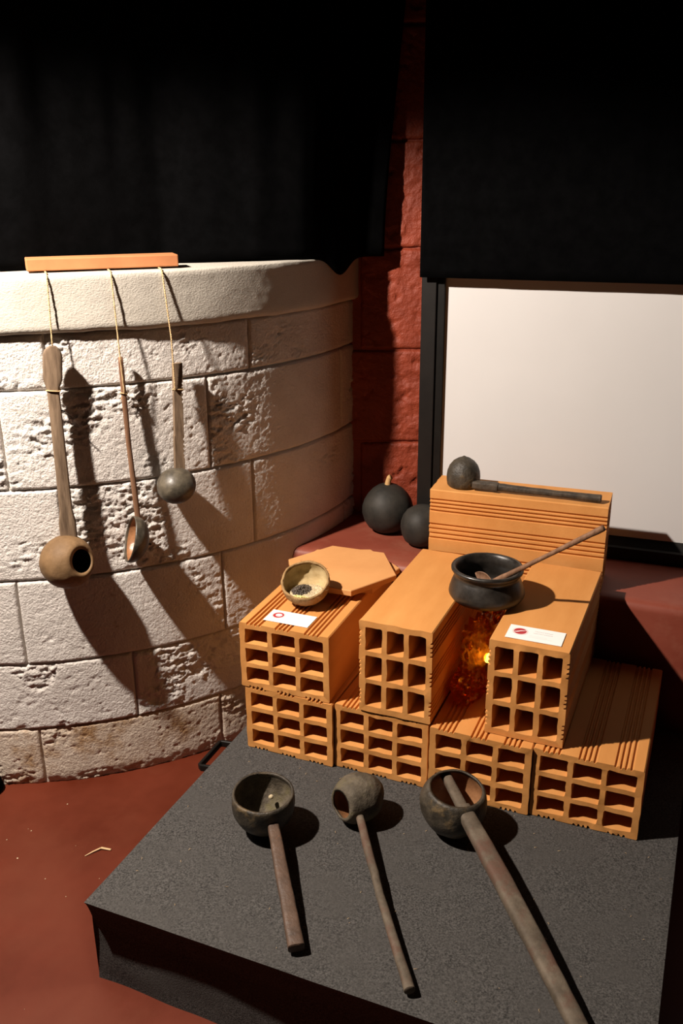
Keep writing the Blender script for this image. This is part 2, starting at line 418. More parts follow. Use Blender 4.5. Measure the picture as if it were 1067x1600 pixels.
patch(lambda a,b2: pf(PW, a*PD, b2*PH), ny, nz)
patch(lambda a,b2: pf(PW-a*PW, PD, b2*PH), nx, nz)
patch(lambda a,b2: pf(0, PD-a*PD, b2*PH), ny, nz)
o = obj('felt_cover', vv, ff, 'felt', plat, smooth=True, sharp=45)
bm = bmesh.new(); bm.from_mesh(o.data); bmesh.ops.remove_doubles(bm, verts=bm.verts, dist=.0004); bm.to_mesh(o.data); bm.free()
bevel(o, .006, 3)
hp = [(.003,.449,.150),(-.040,.446,.146),(-.045,.449,.146),(-.047,.538,.146),(-.043,.542,.146),(.003,.543,.150)]
v, f = sweep(hp, [(.008,.0040)]*6, 12, 4, wide=(0,0,1))
bevel(obj('handle', v, f, 'black_metal', plat, sharp=40), .0005)['label'] = 'flat black metal carrying handle'

# ------------------------------------------------------------------ hollow bricks
BW, BH, BL = .200, .149, .394
def brick_mesh(seed, groups=((.085,.27),(.41,.59),(.73,.915)), ridges=4, depth=.0042, w=BW, h=BH, l=BL, hx=3, hz=3):
    rnd = random.Random(seed)
    top = []
    for g0, g1 in groups:
        st = (g1-g0)/ridges
        for r in range(ridges):
            a = (g0 + st*r)*w
            top += [(a, 0), (a+.0011, -depth), (a+.0034, -depth), (a+.0052, -.0010), (a+.0064, 0)]
    top = [(0.0, 0.0)] + top + [(w, 0.0)]
    outer = [(x, h+d) for x, d in top] 
    outer[0] = (.0022, h); outer[-1] = (w-.0022, h)
    right = [(w, h-.0022)] + [(w + .0004*math.sin(k*2.1+seed), h - (h-.0044)*k/8) for k in range(1, 8)] + [(w, .0022)]
    bot = [(x, -d) for x, d in reversed(top)]; bot[0] = (w-.0022, 0); bot[-1] = (.0022, 0)
    left = [(0, .0022)] + [(.0004*math.sin(k*1.7+seed), (h-.0044)*k/8+.0022) for k in range(1, 8)] + [(0, h-.0022)]
    outer = outer + right + bot + left
    loops = [outer]
    ow, iw = .0125, .0100
    cw = (w-2*ow-(hx-1)*iw)/hx; ch = (h-2*ow-(hz-1)*iw)/hz
    for i in range(hx):
        for j in range(hz):
            x0 = ow+i*(cw+iw); z0 = ow+j*(ch+iw); r = .0028; lp = []
            for (cx, cz, a0) in ((x0+r, z0+r, 180), (x0+cw-r, z0+r, 270), (x0+cw-r, z0+ch-r, 0), (x0+r, z0+ch-r, 90)):
                for k in range(3):
                    a = R_(a0+45*k); lp.append((cx+r*math.cos(a)+rnd.uniform(-.0004,.0004), cz+r*math.sin(a)+rnd.uniform(-.0004,.0004)))
            # slightly wavy straight runs
            lp2 = []
            for k in range(len(lp)):
                p, q = lp[k], lp[(k+1) % len(lp)]; lp2.append(p)
                if math.hypot(q[0]-p[0], q[1]-p[1]) > .01:
                    for t in (.33, .66): lp2.append((p[0]+(q[0]-p[0])*t+rnd.uniform(-.0006,.0006), p[1]+(q[1]-p[1])*t+rnd.uniform(-.0006,.0006)))
            loops.append(lp2)
    bm = bmesh.new(); es = []; fl = []
    for lp in loops:
        vs_ = [bm.verts.new((x, 0, z)) for x, z in lp]; fl.append(vs_)
        for k in range(len(vs_)): es.append(bm.edges.new((vs_[k], vs_[(k+1) % len(vs_)])))
    g = bmesh.ops.triangle_fill(bm, use_beauty=True, use_dissolve=False, edges=es)
    front = [x for x in g['geom'] if isinstance(x, bmesh.types.BMFace)]
    back = {}
    for lp in fl:
        for vtx in lp: back[vtx] = bm.verts.new((vtx.co.x, l, vtx.co.z))
    for fc in front: bm.faces.new([back[x] for x in reversed(fc.verts)])
    # side walls in a few rows so the ends can be ragged
    for lp in fl:
        k = len(lp)
        mid = [bm.verts.new((q.co.x, .02, q.co.z)) for q in lp]
        for i in range(k):
            j = (i+1) % k
            bm.faces.new((lp[i], lp[j], mid[j], mid[i])); bm.faces.new((mid[i], mid[j], back[lp[j]], back[lp[i]]))
        for q in lp:
            q.co.y += .0016*fb((q.co.x*60+seed*3, q.co.z*60, 1), 3) + .0010
            q.co.x += .0012*fb((q.co.x*90+seed, q.co.z*90, 4), 2); q.co.z += .0012*fb((q.co.x*90, q.co.z*90+seed, 7), 2)
    bmesh.ops.recalc_face_normals(bm, faces=bm.faces)
    me = bpy.data.meshes.new('hollow_brick'); bm.to_mesh(me); bm.free()
    me.polygons.foreach_set('use_smooth', [True]*len(me.polygons)); me.set_sharp_from_angle(angle=R_(28))
    me.materials.append(MATS['terracotta'])
    return me
def brick(label, seed, loc, rotz=0, upright=False, lengthways=False, **k):
    me = brick_mesh(seed, **k)
    if upright:                       # narrow face up, grooved faces to the sides
        me.transform(Matrix(((0,0,-1,k.get('h',BH)),(0,1,0,0),(1,0,0,0),(0,0,0,1))))
    if lengthways:                    # grooved face forward, holes at the ends
        me.transform(Matrix(((0,1,0,0),(0,0,1,0),(1,0,0,0),(0,0,0,1))))
    o = bpy.data.objects.new('hollow_brick', me); COL.objects.link(o)
    o.location = loc; o.rotation_euler = (0,0,rotz)
    return tag(o, label, 'brick', 'terracotta hollow bricks of the hearth')
zt = PH + .0015
brick('bottom row hollow brick nearest the curved wall, directly under a flat-laid brick', 1, (.0415,.509,zt), -.0015)
brick('bottom row hollow brick, second from the curved wall, under the left upright brick', 2, (.2445,.516,zt), -.004)
brick('bottom row hollow brick behind the largest long-handled ladle, third from the curved wall', 3, (.4495,.5085,zt), .003)
brick('bottom row hollow brick at the right end, its grooved top half in shadow', 4, (.6515,.515,zt), .003)
z2 = zt + BH + .0015
brick('upper hollow brick lying flat with a printed card and coconut half on top', 5, (.0350,.507,z2), .020)
brick('upright hollow brick on the left of the amber fire, smooth top face bare', 6, (.2995,.513,z2), .0, upright=True)
brick('upright hollow brick on the right of the amber fire with a printed card on top', 7, (.5520,.531,z2), -.004, upright=True)
brick('hollow brick on edge along the ledge at the back with a dark ladle on top', 8, (.3070,.929,LED_Z+.0015), .048, lengthways=True, h=.112,
      groups=((.09,.27),(.40,.62),(.73,.91)))
ZB1 = z2 + BH        # top of the flat upper brick
ZB2 = z2 + BW        # top of the upright bricks

# ------------------------------------------------------------------ hexagonal tiles
def hextile(label, c, r, rot, z0, th):
    v = []
    for z, rr in ((z0, r-.0012), (z0+.0012, r), (z0+th-.0015, r), (z0+th, r-.0015)):
        for k in range(6):
            a = R_(60*k+rot); v.append((c[0]+rr*math.cos(a), c[1]+rr*math.sin(a), z))
    f = [tuple(reversed(range(6))), tuple(range(18, 24))]
    for q in range(3):
        for k in range(6): f.append((q*6+k, q*6+(k+1)%6, q*6+6+(k+1)%6, q*6+6+k))
    return tag(obj('hexagonal_tile', v, f, 'terracotta_tile', smooth=False, loc=(c[0], c[1], z0)), label, 'tile', 'terracotta hexagonal tiles')
hextile('lower hexagonal terracotta tile, only its corner showing beneath the other tile', (.140,.815), .130, 22, ZB1+.001, .013)
hextile('upper hexagonal terracotta tile behind the coconut half, its flat face clear', (.146,.789), .131, 2, ZB1+.0145, .0135)

# ------------------------------------------------------------------ coping plank
a = V((-.3969,.4969,1.1690)); b_ = V((-.1760,.6990,1.1690)); d = (b_-a).normalized(); nrm = V((-d.y, d.x, 0))
v = []
for z in (0, .0235):
    for p in (a, b_, b_+nrm*.062, a+nrm*.062): v.append(p + V((0,0,z)))
o = obj('clay_plank', v, [(0,3,2,1),(4,5,6,7),(0,1,5,4),(1,2,6,5),(2,3,7,6),(3,0,4,7)], 'terracotta_plank', smooth=False, loc=a)
bevel(o, .002); tag(o, 'flat orange clay slab lying on the coping of the curved wall', 'slab')

# ------------------------------------------------------------------ ladles hanging on the curved wall
CAMR = V((math.cos(.4), math.sin(.4), 0)); 
CAMP = V(cam.location)
def nrm_at(p): return V((p[0]-CX, p[1]-CY, 0)).normalized()
def shell(parent, name, c, axis, r, a_open, th, sq, m_out, m_in, amp=.0012, seed=0, n=48, fs=26):
    out, inn = bowl_profiles(r, a_open, th, sq)
    o1 = MB(); o1.add(*lathe(c, axis, out + inn[:3], n, amp=amp, fs=fs, seed=seed)); o = o1.build(name, m_out, parent)
    i1 = MB(); i1.add(*lathe(c, axis, inn[2:], n, amp=amp, fs=fs, seed=seed)); obj('inside', i1.v, i1.f, m_in, o)
    return o
def twine(label, path, r=.0011, turns=None, loop=None):
    """two strands twisted together, with an optional loop of the same twine round a handle"""
    P = dense(path, 90); mb = MB(); turns = turns or 30
    for ph in (0, math.pi):
        q = []
        for i, p in enumerate(P):
            d = (P[min(i+1,90)]-P[max(i-1,0)]).normalized(); x, y, _ = frame(d, (1,.3,.2)); a = 2*math.pi*turns*i/90+ph
            q.append(p + (x*math.cos(a)+y*math.sin(a))*r*.85)
        mb.add(*sweep(q, [(r,r)]*len(q), 6))
    root = thing('jute_string', label, 'string', path[-1], group='jute strings holding the hanging ladles')
    mb.build('strand', 'jute', root)
    if loop:
        c, hw, ht, wide, dr = loop; lp = []
        wx = V(wide).normalized(); wy = V(dr).cross(wx).normalized()
        for k in range(25):
            a = 2*math.pi*k/24; cc, ss = math.cos(a), math.sin(a)
            lp.append(V(c) + wx*hw*math.copysign(abs(cc)**.6, cc) + wy*ht*math.copysign(abs(ss)**.6, ss) + V((0,0,.0015*math.sin(a*2))))
        kb = MB(); kb.add(*sweep(lp, [(r*1.25, r*1.25)]*25, 8, wide=(0,0,1)))
        kn = lp[6]; kb.add(*lathe(kn, (0,0,1), [(0,-.004),(.0035,-.002),(.004,0),(.003,.003),(0,.004)], 10))
        for e in ((.010,-.012),(-.006,-.016)):
            kb.add(*sweep(dense([kn, kn+wx*e[0]*.6+V((0,0,e[1]*.4)), kn+wx*e[0]+V((0,0,e[1]))], 6), [(r*.8,r*.8)]*7, 6))
        kb.build('knot', 'jute', root)
    return root
def arris(p, up=1.1665):
    n_ = nrm_at(p); q = V((CX, CY, 0)) + n_*(CR+.0155); pd = V((-.674,.738,0)); return [q + pd*.055 + V((0,0,1.1675)), q - n_*.006 + V((0,0,1.1675)), q + n_*.0005 + V((0,0,1.160)), q + n_*.0025 + V((0,0,1.145))]

# 1: long paddle-topped ladle with a tan coconut bowl
c = V((-.3325,.4402,.5835)); n1 = nrm_at((-.333,.46)); t1 = V((-n1.y, n1.x, 0)); toc = (CAMP-c).normalized()
L1 = thing('hanging_ladle', 'long paddle-topped wooden ladle with tan coconut bowl hanging on white wall', 'ladle', c - V((0,0,.058)), group='ladles hanging on the curved wall')
cr1 = toc.cross(V((0,0,1))).normalized()*-1
cr1 = V((-toc.y, toc.x, 0)).normalized()
shell(L1, 'bowl', c, toc*math.cos(R_(40)) + cr1*math.sin(R_(40)) + V((0,0,-.06)), .0565, 37, .005, .97, 'shell_tan', 'char', .0015, 1)
A = V((-.3318,.4697,1.0310)); Bm = V((-.3380,.4648,.9485)); E_ = V((-.3315,.4535,.628))
pts = dense([A, A.lerp(Bm,.5), Bm], 10)[:-1] + dense([Bm, E_], 24)
szs = []
for p in pts:
    z = p.z
    if z > 1.012: w_ = .0185*math.sqrt(max(.12, 1-((z-1.012)/.0195)**2))
    elif z > .965: w_ = .0185
    elif z > .946: w_ = .0118 + (.0185-.0118)*(z-.946)/.019
    elif z > .690: w_ = .0118 + .0010*(.946-z)/.25
    elif z > .668: w_ = .0128 + .0045*(.690-z)/.022
    else: w_ = .0172
    szs.append((w_, .0065 if z < .946 else .0075))
v, f = sweep(pts, szs, 20, 5, wide=t1); obj('handle', v, f, 'wood_grey', L1, sharp=50)
pg = V((-.3385,.4655,.905)); v, f = sweep([pg, pg+t1*.016+V((0,0,-.005)), pg+t1*.030+n1*.004+V((0,0,-.018))], [(.0017,.0017),(.0015,.0015),(.0012,.0012)], 8); obj('peg_or_light_dot', v, f, 'wood_dark', L1)
twine('jute string holding the long paddle-topped ladle, leftmost of three', arris((-.3307,.4738)) + [A-n1*.0050+V((0,0,.006)), A-n1*.0100+V((0,0,-.012)), Bm-n1*.0100+V((0,0,-.004))], turns=34,
      loop=(Bm+V((0,0,-.005)), .0138, .0088, t1, (0,0,1)))

# 2: thin-handled ladle with an open half shell turned to the side
c = V((-.2352,.5307,.6155)); n2 = nrm_at((-.24,.55)); t2 = V((-n2.y, n2.x, 0)); toc = (CAMP-c).normalized(); cr2 = V((-toc.y, toc.x, 0)).normalized(); cu = toc.cross(cr2)
L2 = thing('hanging_ladle', 'thin-handled ladle with an open half coconut shell seen edge-on on the white wall', 'ladle', c - V((0,0,.05)), group='ladles hanging on the curved wall')
ax = toc*.13 - cr2*.94 + V((0,0,.23))
shell(L2, 'bowl', c + ax.normalized()*-.004, ax, .0500, 84, .0028, .72, 'shell_polished', 'shell_inside', .001, 5)
pts = dense([(-.2452,.5677,.9990), (-.2380,.5600,.82), (-.2290,.5575,.650), (-.2195,.5560,.618)], 30)
v, f = sweep(pts, [(.0048+.0012*math.sin(i*.3)*.3 + .001*min(1,i/20), .0042) for i in range(31)], 12, 2.5, wide=t2); obj('handle', v, f, 'wood_brown', L2)
pk = V((-.2424,.5647,.925)); twine('jute string holding the thin-handled ladle, in the middle of three', arris((-.2384,.556)) + [V((-.2420,.5610,1.00))+n2*.006, pk+n2*.007], turns=38,
      loop=(pk, .0068, .0060, t2, (0,0,1)))
v, f = lathe(c - ax.normalized()*.038 + V((0,0,-.006)), -ax, [(.003,0),(.0026,.008),(0,.009)], 8); obj('peg_or_light_dot', v, f, 'wood_dark', L2)

# 3: short notched ladle with a round dark bowl
c = V((-.1650,.6165,.7185)); n3 = nrm_at((-.165,.63)); t3 = V((-n3.y, n3.x, 0)); toc = (CAMP-c).normalized()
L3 = thing('hanging_ladle', 'short notched-handle ladle with a small round dark bowl hanging on white wall', 'ladle', c - V((0,0,.042)), group='ladles hanging on the curved wall')
shell(L3, 'bowl', c, t3*.25 + V((0,0,-.85)) - n3*.40, .0418, 50, .004, .88, 'shell_polished', 'char', .0010, 9)
A = V((-.1670,.6540,.9765)); E_ = V((-.1625,.6285,.748))
P = dense([A, E_], 92); wx = t3; vv = []; ff = []
for i, p in enumerate(P):
    notch = 0
    if 17 <= i <= 34 or 64 <= i <= 80: notch = .0028 if (i % 4) < 2 else 0
    th = .0055; hw = .0098 + .001*(i > 60)
    for (x, y) in ((-hw,-th),(hw-notch,-th),(hw-notch,th),(-hw,th)): vv.append(p + wx*x + n3*y)
for i in range(len(P)-1):
    for k in range(4): ff.append((i*4+k, (i+1)*4+k, (i+1)*4+(k+1)%4, i*4+(k+1)%4))
ff.append((0,1,2,3)); ff.append(tuple(len(vv)-1-k for k in range(4)))
obj('handle', vv, ff, 'wood_grey', L3, smooth=False)
pk = A.lerp(E_, .235); twine('jute string holding the short notched ladle, rightmost of three', arris((-.1692,.6349)) + [V((-.1690,.6400,1.03))+n3*.004, pk+n3*.009-t3*.009], turns=30,
      loop=(pk, .0108, .0078, t3, (0,0,1)))

# ------------------------------------------------------------------ ladles lying on the platform
def long_handle(parent, A, B, sizes, m, power, wide=None, n=24, seed=0, bow=0):
    A, B = V(A), V(B); d = (B-A).normalized(); wd = V(wide) if wide else V((d.y, -d.x, 0))
    P = [A.lerp(B, i/n) + wd*bow*math.sin(math.pi*i/n) + wd*.0012*fb((i*.35, seed, 0), 2) + V((0,0,.0008*fb((i*.4, seed, 5), 2))) for i in range(n+1)]
    sz = []
    for i in range(n+1):
        t = i/n*(len(sizes)-1); k = min(int(t), len(sizes)-2); u = t-k
        sz.append((sizes[k][0]*(1-u)+sizes[k+1][0]*u, sizes[k][1]*(1-u)+sizes[k+1][1]*u))
    P = [P[0]] + P + [P[-1]]
    P[0] = P[1] - d*.0015; P[-1] = P[-2] + d*.0015
    sz = [(sz[0][0]*.8, sz[0][1]*.8)] + sz + [(sz[-1][0]*.8, sz[-1][1]*.8)]
    v, f = sweep(P, sz, 20, power, wide=wd); return obj('handle', v, f, m, parent, sharp=45)
G2 = 'ladles lying on the felt platform'
T = PH + .001
c = V((.2000,.2810,T+.0670))
P1 = thing('coconut_ladle', 'open cup ladle facing up with a short flat reddish handle on the felt', 'ladle', (c.x, c.y, PH), group=G2)
shell(P1, 'bowl', c, (.04,-.06,1), .0595, 73, .0042, 1.12, 'shell_dark', 'shell_bark', .0012, 2, fs=22)
long_handle(P1, (.2300,.2560,.2330), (.3830,.0370,.1945), [(.0100,.0085),(.0112,.009),(.0120,.0085),(.0125,.0085),(.0135,.0095)], 'wood_red', 4, seed=3)
v, f = lathe((.1975,.3180,.2290), (.1,-.9,.5), [(.0045,0),(.0040,.006),(0,.007)], 12); obj('peg_or_light_dot', v, f, 'seed_pale', P1)  # pale stub imitates a dot of light coming through a hole in the bowl

c = V((.3500,.3800,T+.0465)); ax = V((-.50,-.84,.06)).normalized()
P2 = thing('coconut_ladle', 'barrel-shaped ladle lying on its side with a thin round handle on the felt', 'ladle', (c.x, c.y, PH), group=G2)
shell(P2, 'bowl', c, ax, .0465, 43, .004, 1.16, 'shell_bark', 'shell_inside', .0020, 4, fs=30)
long_handle(P2, (.3560,.3640,.2200), (.5740,.0310,.1920), [(.0072,.0070),(.0080,.0075),(.0072,.0070),(.0078,.0072),(.0088,.0082)], 'wood_ash', 2.3, seed=8, bow=.004)

c = V((.5285,.4150,T+.0630))
P3 = thing('coconut_ladle', 'largest ladle, its thick flat handle piercing the open bowl and leaving the platform edge', 'ladle', (c.x, c.y, PH), group=G2)
shell(P3, 'bowl', c, (.13,-.05,1), .0630, 57, .0045, .98, 'shell_dark', 'shell_inside', .0022, 6, fs=20)
A = V((.4947,.4636,.2680)); B = V((.8073,.0603,.2060)); d = (B-A).normalized()
k1 = A + d*.095
v, f = sweep([A, A+d*.004, k1], [(.0075,.0065),(.0095,.008),(.0105,.0085)], 16, 3, wide=(d.y,-d.x,0)); obj('tang', v, f, 'wood_ash', P3, sharp=50)
long_handle(P3, k1, B + d*.16, [(.0145,.011),(.0165,.012),(.0165,.012),(.0150,.0115),(.0140,.011),(.0140,.011)], 'wood_ash', 3.2, seed=11, bow=-.004)

# ------------------------------------------------------------------ dark ladle on the back brick
ZK = LED_Z + .0015 + BW
c = V((.3708,.9805,ZK+.0010))
K1 = thing('coconut_ladle', 'dark domed ladle turned mouth down with its flat handle along the back brick', 'ladle', c, group='ladles on the hearth bricks')
out = [(.0330,0),(.0362,.004),(.0378,.014),(.0382,.024),(.0368,.036),(.0325,.048),(.0245,.058),(.0140,.0648),(.0055,.0680),(.0020,.0705),(0,.0710)]
inn = [(0,.064),(.020,.056),(.031,.044),(.0335,.024),(.0325,.010),(.0318,.0005),(.0330,0)]
v, f = lathe(c, (0,0,1), inn + out[1:], 48, amp=.0006, fs=40, seed=3); obj('bowl', v, f, 'shell_dark', K1)
hA = V((.4000,.9600,ZK+.0135)); hB = V((.6800,.9730,ZK+.0105))
long_handle(K1, hA, hA.lerp(hB,.20), [(.0100,.0085),(.0105,.0088),(.0105,.0088)], 'wood_dark', 5, n=6)
long_handle(K1, hA.lerp(hB,.205), hB, [(.0088,.0080),(.0085,.0075),(.0080,.0068),(.0080,.0066),(.0090,.0072),(.0100,.0078)], 'wood_dark', 3, n=20, seed=4).name = 'handle_end'

# ------------------------------------------------------------------ clay pot and spoon
pc = V((.5040,.6950,ZB2+.0012))
pot = thing('clay_pot', 'round black clay cooking pot bridging the two upright bricks', 'pot', pc)
out = [(0,0),(.030,.0002),(.058,.001),(.0700,.0070),(.0755,.0150),(.0762,.0195),(.0748,.0260),(.0705,.0390),(.0660,.0500),(.0640,.0545),(.0650,.0585),(.0690,.0625),(.0718,.0665),(.0722,.0700),(.0705,.0728),(.0670,.0735)]
inn = [(.0640,.0722),(.0615,.0680),(.0588,.0600),(.0585,.0540),(.0620,.0430),(.0670,.0280),(.0680,.0200),(.0620,.0110),(.045,.0070),(0,.0060)]
v, f = lathe(pc, (0,0,1), out + inn, 72, amp=.0012, fs=22, seed=2); obj('body', v, f, 'pot_black', pot)
spn = thing('wooden_spoon', 'brown wooden spoon leaning in the black clay pot', 'spoon', pc + V((0,0,.012)))
rim = V((.5710,.6900,pc.z+.0800)); end = V((.7236,.6610,.7310)); dd = (rim-end).normalized(); s0 = rim + dd*.080
v, f = sweep(dense([s0, rim, end - dd*.004, end], 24), [(.0050+.0010*(i<4)+ .0006*math.sin(i*.4)+(.0010 if i > 21 else 0), .0048 + (.0006 if i > 20 else 0)) for i in range(25)], 10, 2.2, wide=(0,0,1)); obj('handle', v, f, 'wood_brown', spn)
# leaf shaped blade of the spoon, cupped, its tip showing above the dark inside
bx = V((-.86,.34,.30)).normalized(); by_ = V((.10,.25,.96)).normalized(); bz = bx.cross(by_); vv = []; ff = []
bc = s0 + V((.004,.002,-.002)); nr, ns = 12, 8
for sgn in (1, -1):
    for i in range(nr+1):
        t = i/nr; wd = .0130*math.sin(math.pi*min(1, .14+.86*t))**.75 if i < nr else .0005
        for j in range(ns+1):
            s_ = -1+2*j/ns
            vv.append(bc + bx*(.044*t) + by_*(wd*s_) + bz*(.006*(1-s_*s_)*math.sin(math.pi*t) + sgn*.0009))
k = (nr+1)*(ns+1)
for q in range(2):
    for i in range(nr):
        for j in range(ns):
            a = q*k+i*(ns+1)+j; fc = (a, a+1, a+ns+2, a+ns+1); ff.append(fc if q == 0 else tuple(reversed(fc)))
bl = [j for j in range(ns+1)] + [i*(ns+1)+ns for i in range(1, nr+1)] + [nr*(ns+1)+j for j in range(ns-1,-1,-1)] + [i*(ns+1) for i in range(nr-1,0,-1)]
for t in range(len(bl)):
    a, b2 = bl[t], bl[(t+1)%len(bl)]; ff.append((b2, a, a+k, b2+k))
obj('blade', vv, ff, 'wood_brown', spn)

# ------------------------------------------------------------------ coconut half with seeds
cc = V((.1290,.6340,ZB1+.0530)); ax = V((.12,-.54,1)).normalized()
coco = thing('coconut_half', 'halved coconut shell holding dark and pale seeds on the flat brick', 'bowl', (cc.x, cc.y, ZB1))
shell(coco, 'husk', cc, ax, .0520, 82, .0042, 1.0, 'coco_husk', 'coco_flesh', .0022, 7, fs=60)
fz = MB(); rnd = random.Random(3)
x_, y_, d_ = frame(ax)
for k in range(130):
    a = rnd.uniform(0, 6.283); th = R_(rnd.uniform(84, 150)) if k < 90 else R_(rnd.uniform(80, 88))
    p = cc + (x_*math.cos(a)+y_*math.sin(a))*math.sin(th)*.0525 + d_*math.cos(th)*.0525
    q = p + (p-cc).normalized()*rnd.uniform(.001,.004) + V((rnd.uniform(-1,1),rnd.uniform(-1,1),rnd.uniform(-1,1)))*.004
    fz.add(*sweep([p, q], [(.0003,.0003),(.00012,.00012)], 4))
tag(fz.build('fibres', 'coco_husk', coco), kind='stuff')
FILL = cc.z - .0235
v, f = lathe((cc.x, cc.y, FILL), (0,0,1), [(0,.0008),(.020,.0010),(.034,.0004),(.0405,0),(.0385,-.006),(.028,-.014),(0,-.016)], 36, amp=.0008, fs=120)
obj('grain_bed', v, f, 'seed_pale', coco)
def seeds(name, m, n, centre, spread, size, seed, mound=1.6):
    mb = MB(); rnd = random.Random(seed)
    for k in range(n):
        a = rnd.uniform(0, 6.283); rr = math.sqrt(rnd.random()); o2 = V((math.cos(a)*rr*spread[0], math.sin(a)*rr*spread[1], 0))
        q = V((centre[0], centre[1], 0)) + o2
        rel = V((q.x-cc.x, q.y-cc.y)); rl = rel.length
        if rl > .0425: q = V((cc.x, cc.y, 0)) + V((rel.x, rel.y, 0))*(.0425/rl)
        z = FILL + size*(.3 + mound*rnd.random()*(1-rr))
        ax2 = V((rnd.uniform(-1,1), rnd.uniform(-1,1), rnd.uniform(-.5,.5))); sz = size*rnd.uniform(.8,1.2)
        mb.add(*lathe((q.x,q.y,z), ax2, [(0,-sz*1.25),(sz*.75,-sz*.7),(sz*.9,0),(sz*.7,sz*.7),(0,sz*1.2)], 6))
    return tag(mb.build(name, m, coco), kind='stuff')
seeds('dark_seeds', 'seed_dark', 190, (cc.x-.010, cc.y+.002), (.0190,.0260), .0029, 1, 3.6)
seeds('pale_grains', 'seed_pale', 700, (cc.x+.012, cc.y), (.0290,.0400), .0012, 2)
seeds('yellow_grains', 'seed_yellow', 90, (cc.x+.004, cc.y-.031), (.0200,.0075), .0018, 3, 2.5)

# ------------------------------------------------------------------ printed cards
def card(label, p0, w_, h_, z, rot, emblem):
    """p0 = near left corner; emblem and lines are flat print just above the paper"""
    X = V((math.cos(rot), math.sin(rot), 0)); Y = V((-X.y, X.x, 0)); p0 = V((p0[0], p0[1], z))
    def Q(u, v_, d=0): return p0 + X*u + Y*v_ + V((0,0,d))
    root = thing('printed_card', label, 'card', p0, group='printed caption cards')
    th = .0006; v = [Q(u,v_,d) for d in (0,th) for u,v_ in ((0,0),(w_,0),(w_,h_),(0,h_))]
    obj('paper', v, [(0,3,2,1),(4,5,6,7),(0,1,5,4),(1,2,6,5),(2,3,7,6),(3,0,4,7)], 'card', root, smooth=False)
    e = th+.00015; cu_, cv = w_*.215, h_*.58
    def disc(r, d, n=40, sc=0): return [Q(cu_+ (r+sc*(k%2))*math.cos(2*math.pi*k/n), cv+(r+sc*(k%2))*math.sin(2*math.pi*k/n), d) for k in range(n)]
    R1 = .0118
    obj('emblem_halo', disc(R1*1.20, e, 56, .0012), [tuple(range(56))], 'print_halo', root, smooth=False)
    if emblem == 'swoosh':
        obj('emblem', disc(R1, e+.0001), [tuple(range(40))], 'print_red', root, smooth=False)
        pts = [(-.0105,-.0040,.0006),(-.0065,-.0036,.0015),(-.0025,-.0012,.0018),(.0010,.0018,.0015),(.0060,.0032,.0010),(.0112,.0052,.0004)]
        v = []; f = []
        for i, (u, t, ww) in enumerate(pts): v += [Q(cu_+u, cv+t-ww, e+.0002), Q(cu_+u, cv+t+ww, e+.0002)]
        for i in range(len(pts)-1): f.append((2*i, 2*i+2, 2*i+3, 2*i+1))
        obj('emblem_mark', v, f, 'card', root, smooth=False)
    else:
        obj('emblem', disc(R1, e+.0001), [tuple(range(40))], 'print_red', root, smooth=False)
        v = []; n = 28
        for k in range(n):
            a = 2*math.pi*k/n; rx = .0072; ry = .0060 if math.sin(a) > 0 else .0070
            v.append(Q(cu_+.0008+rx*math.cos(a), cv+.0006+ry*math.sin(a), e+.0002))
        obj('emblem_mark', v, [tuple(range(n))], 'card', root, smooth=False)
        v = []; f = []
        for i in range(9):
            a = R_(195 + 150*i/8)
            for rr in (.0044, .0056): v.append(Q(cu_+.0006+rr*math.cos(a), cv+.0014+rr*.75*math.sin(a), e+.0003))
        for i in range(8): f.append((2*i, 2*i+1, 2*i+3, 2*i+2))
        obj('emblem_line', v, f, 'print_red', root, smooth=False)
    # caption: two lines of small slanted script and fainter lines below, too small to read
    rnd = random.Random(len(label))
    def scrawl(name, m, u0, u1, v0, hgt, gaps=()):
        mb = MB(); u = u0; pts = []
        def flush():
            if len(pts) > 1:
                vv = []; ff = []
                for (a, b2) in pts: vv += [Q(a, b2-.00036, e), Q(a+.00010, b2+.00040, e)]
                for i in range(len(pts)-1): ff.append((2*i, 2*i+2, 2*i+3, 2*i+1))
                mb.add(vv, ff)
        while u < u1:
            if any(g0 <= u <= g1 for g0, g1 in gaps):
                flush(); pts = []; u += .0006; continue
            pts.append((u + .0006*rnd.random(), v0 + hgt*(rnd.random() if len(pts) % 2 else .1*rnd.random()))); u += .00062
        flush()
        for g0, g1 in gaps:
            gm = (g0+g1)/2; mb.add([Q(gm-.0004, v0-.0006, e), Q(gm, v0-.0006, e), Q(gm+.0012, v0+hgt*1.2, e), Q(gm+.0008, v0+hgt*1.2, e)], [(0,1,2,3)])
        mb.build(name, m, root, smooth=False)
    m_ = w_*.62
    scrawl('caption_line', 'print_grey', w_*.46, w_*.79, h_*.72, .0030, ((w_*.60, w_*.63),))
    scrawl('caption_line', 'print_grey', w_*.45, w_*.80, h_*.58, .0028, ((w_*.60, w_*.63),))
    scrawl('fine_print', 'print_faint', w_*.40, w_*.72, h_*.36, .0014)
    scrawl('fine_print', 'print_faint', w_*.40, w_*.82, h_*.26, .0014)
card('white caption card with red bowl emblem on the flat upper brick by the coconut', (.0784,.5325), .1000, .0510, ZB1+.0010, .013, 'bowl')
card('white caption card with red disc emblem on the right upright brick beside pot', (.5768,.5495), .1040, .0545, ZB2+.0010, .004, 'swoosh')

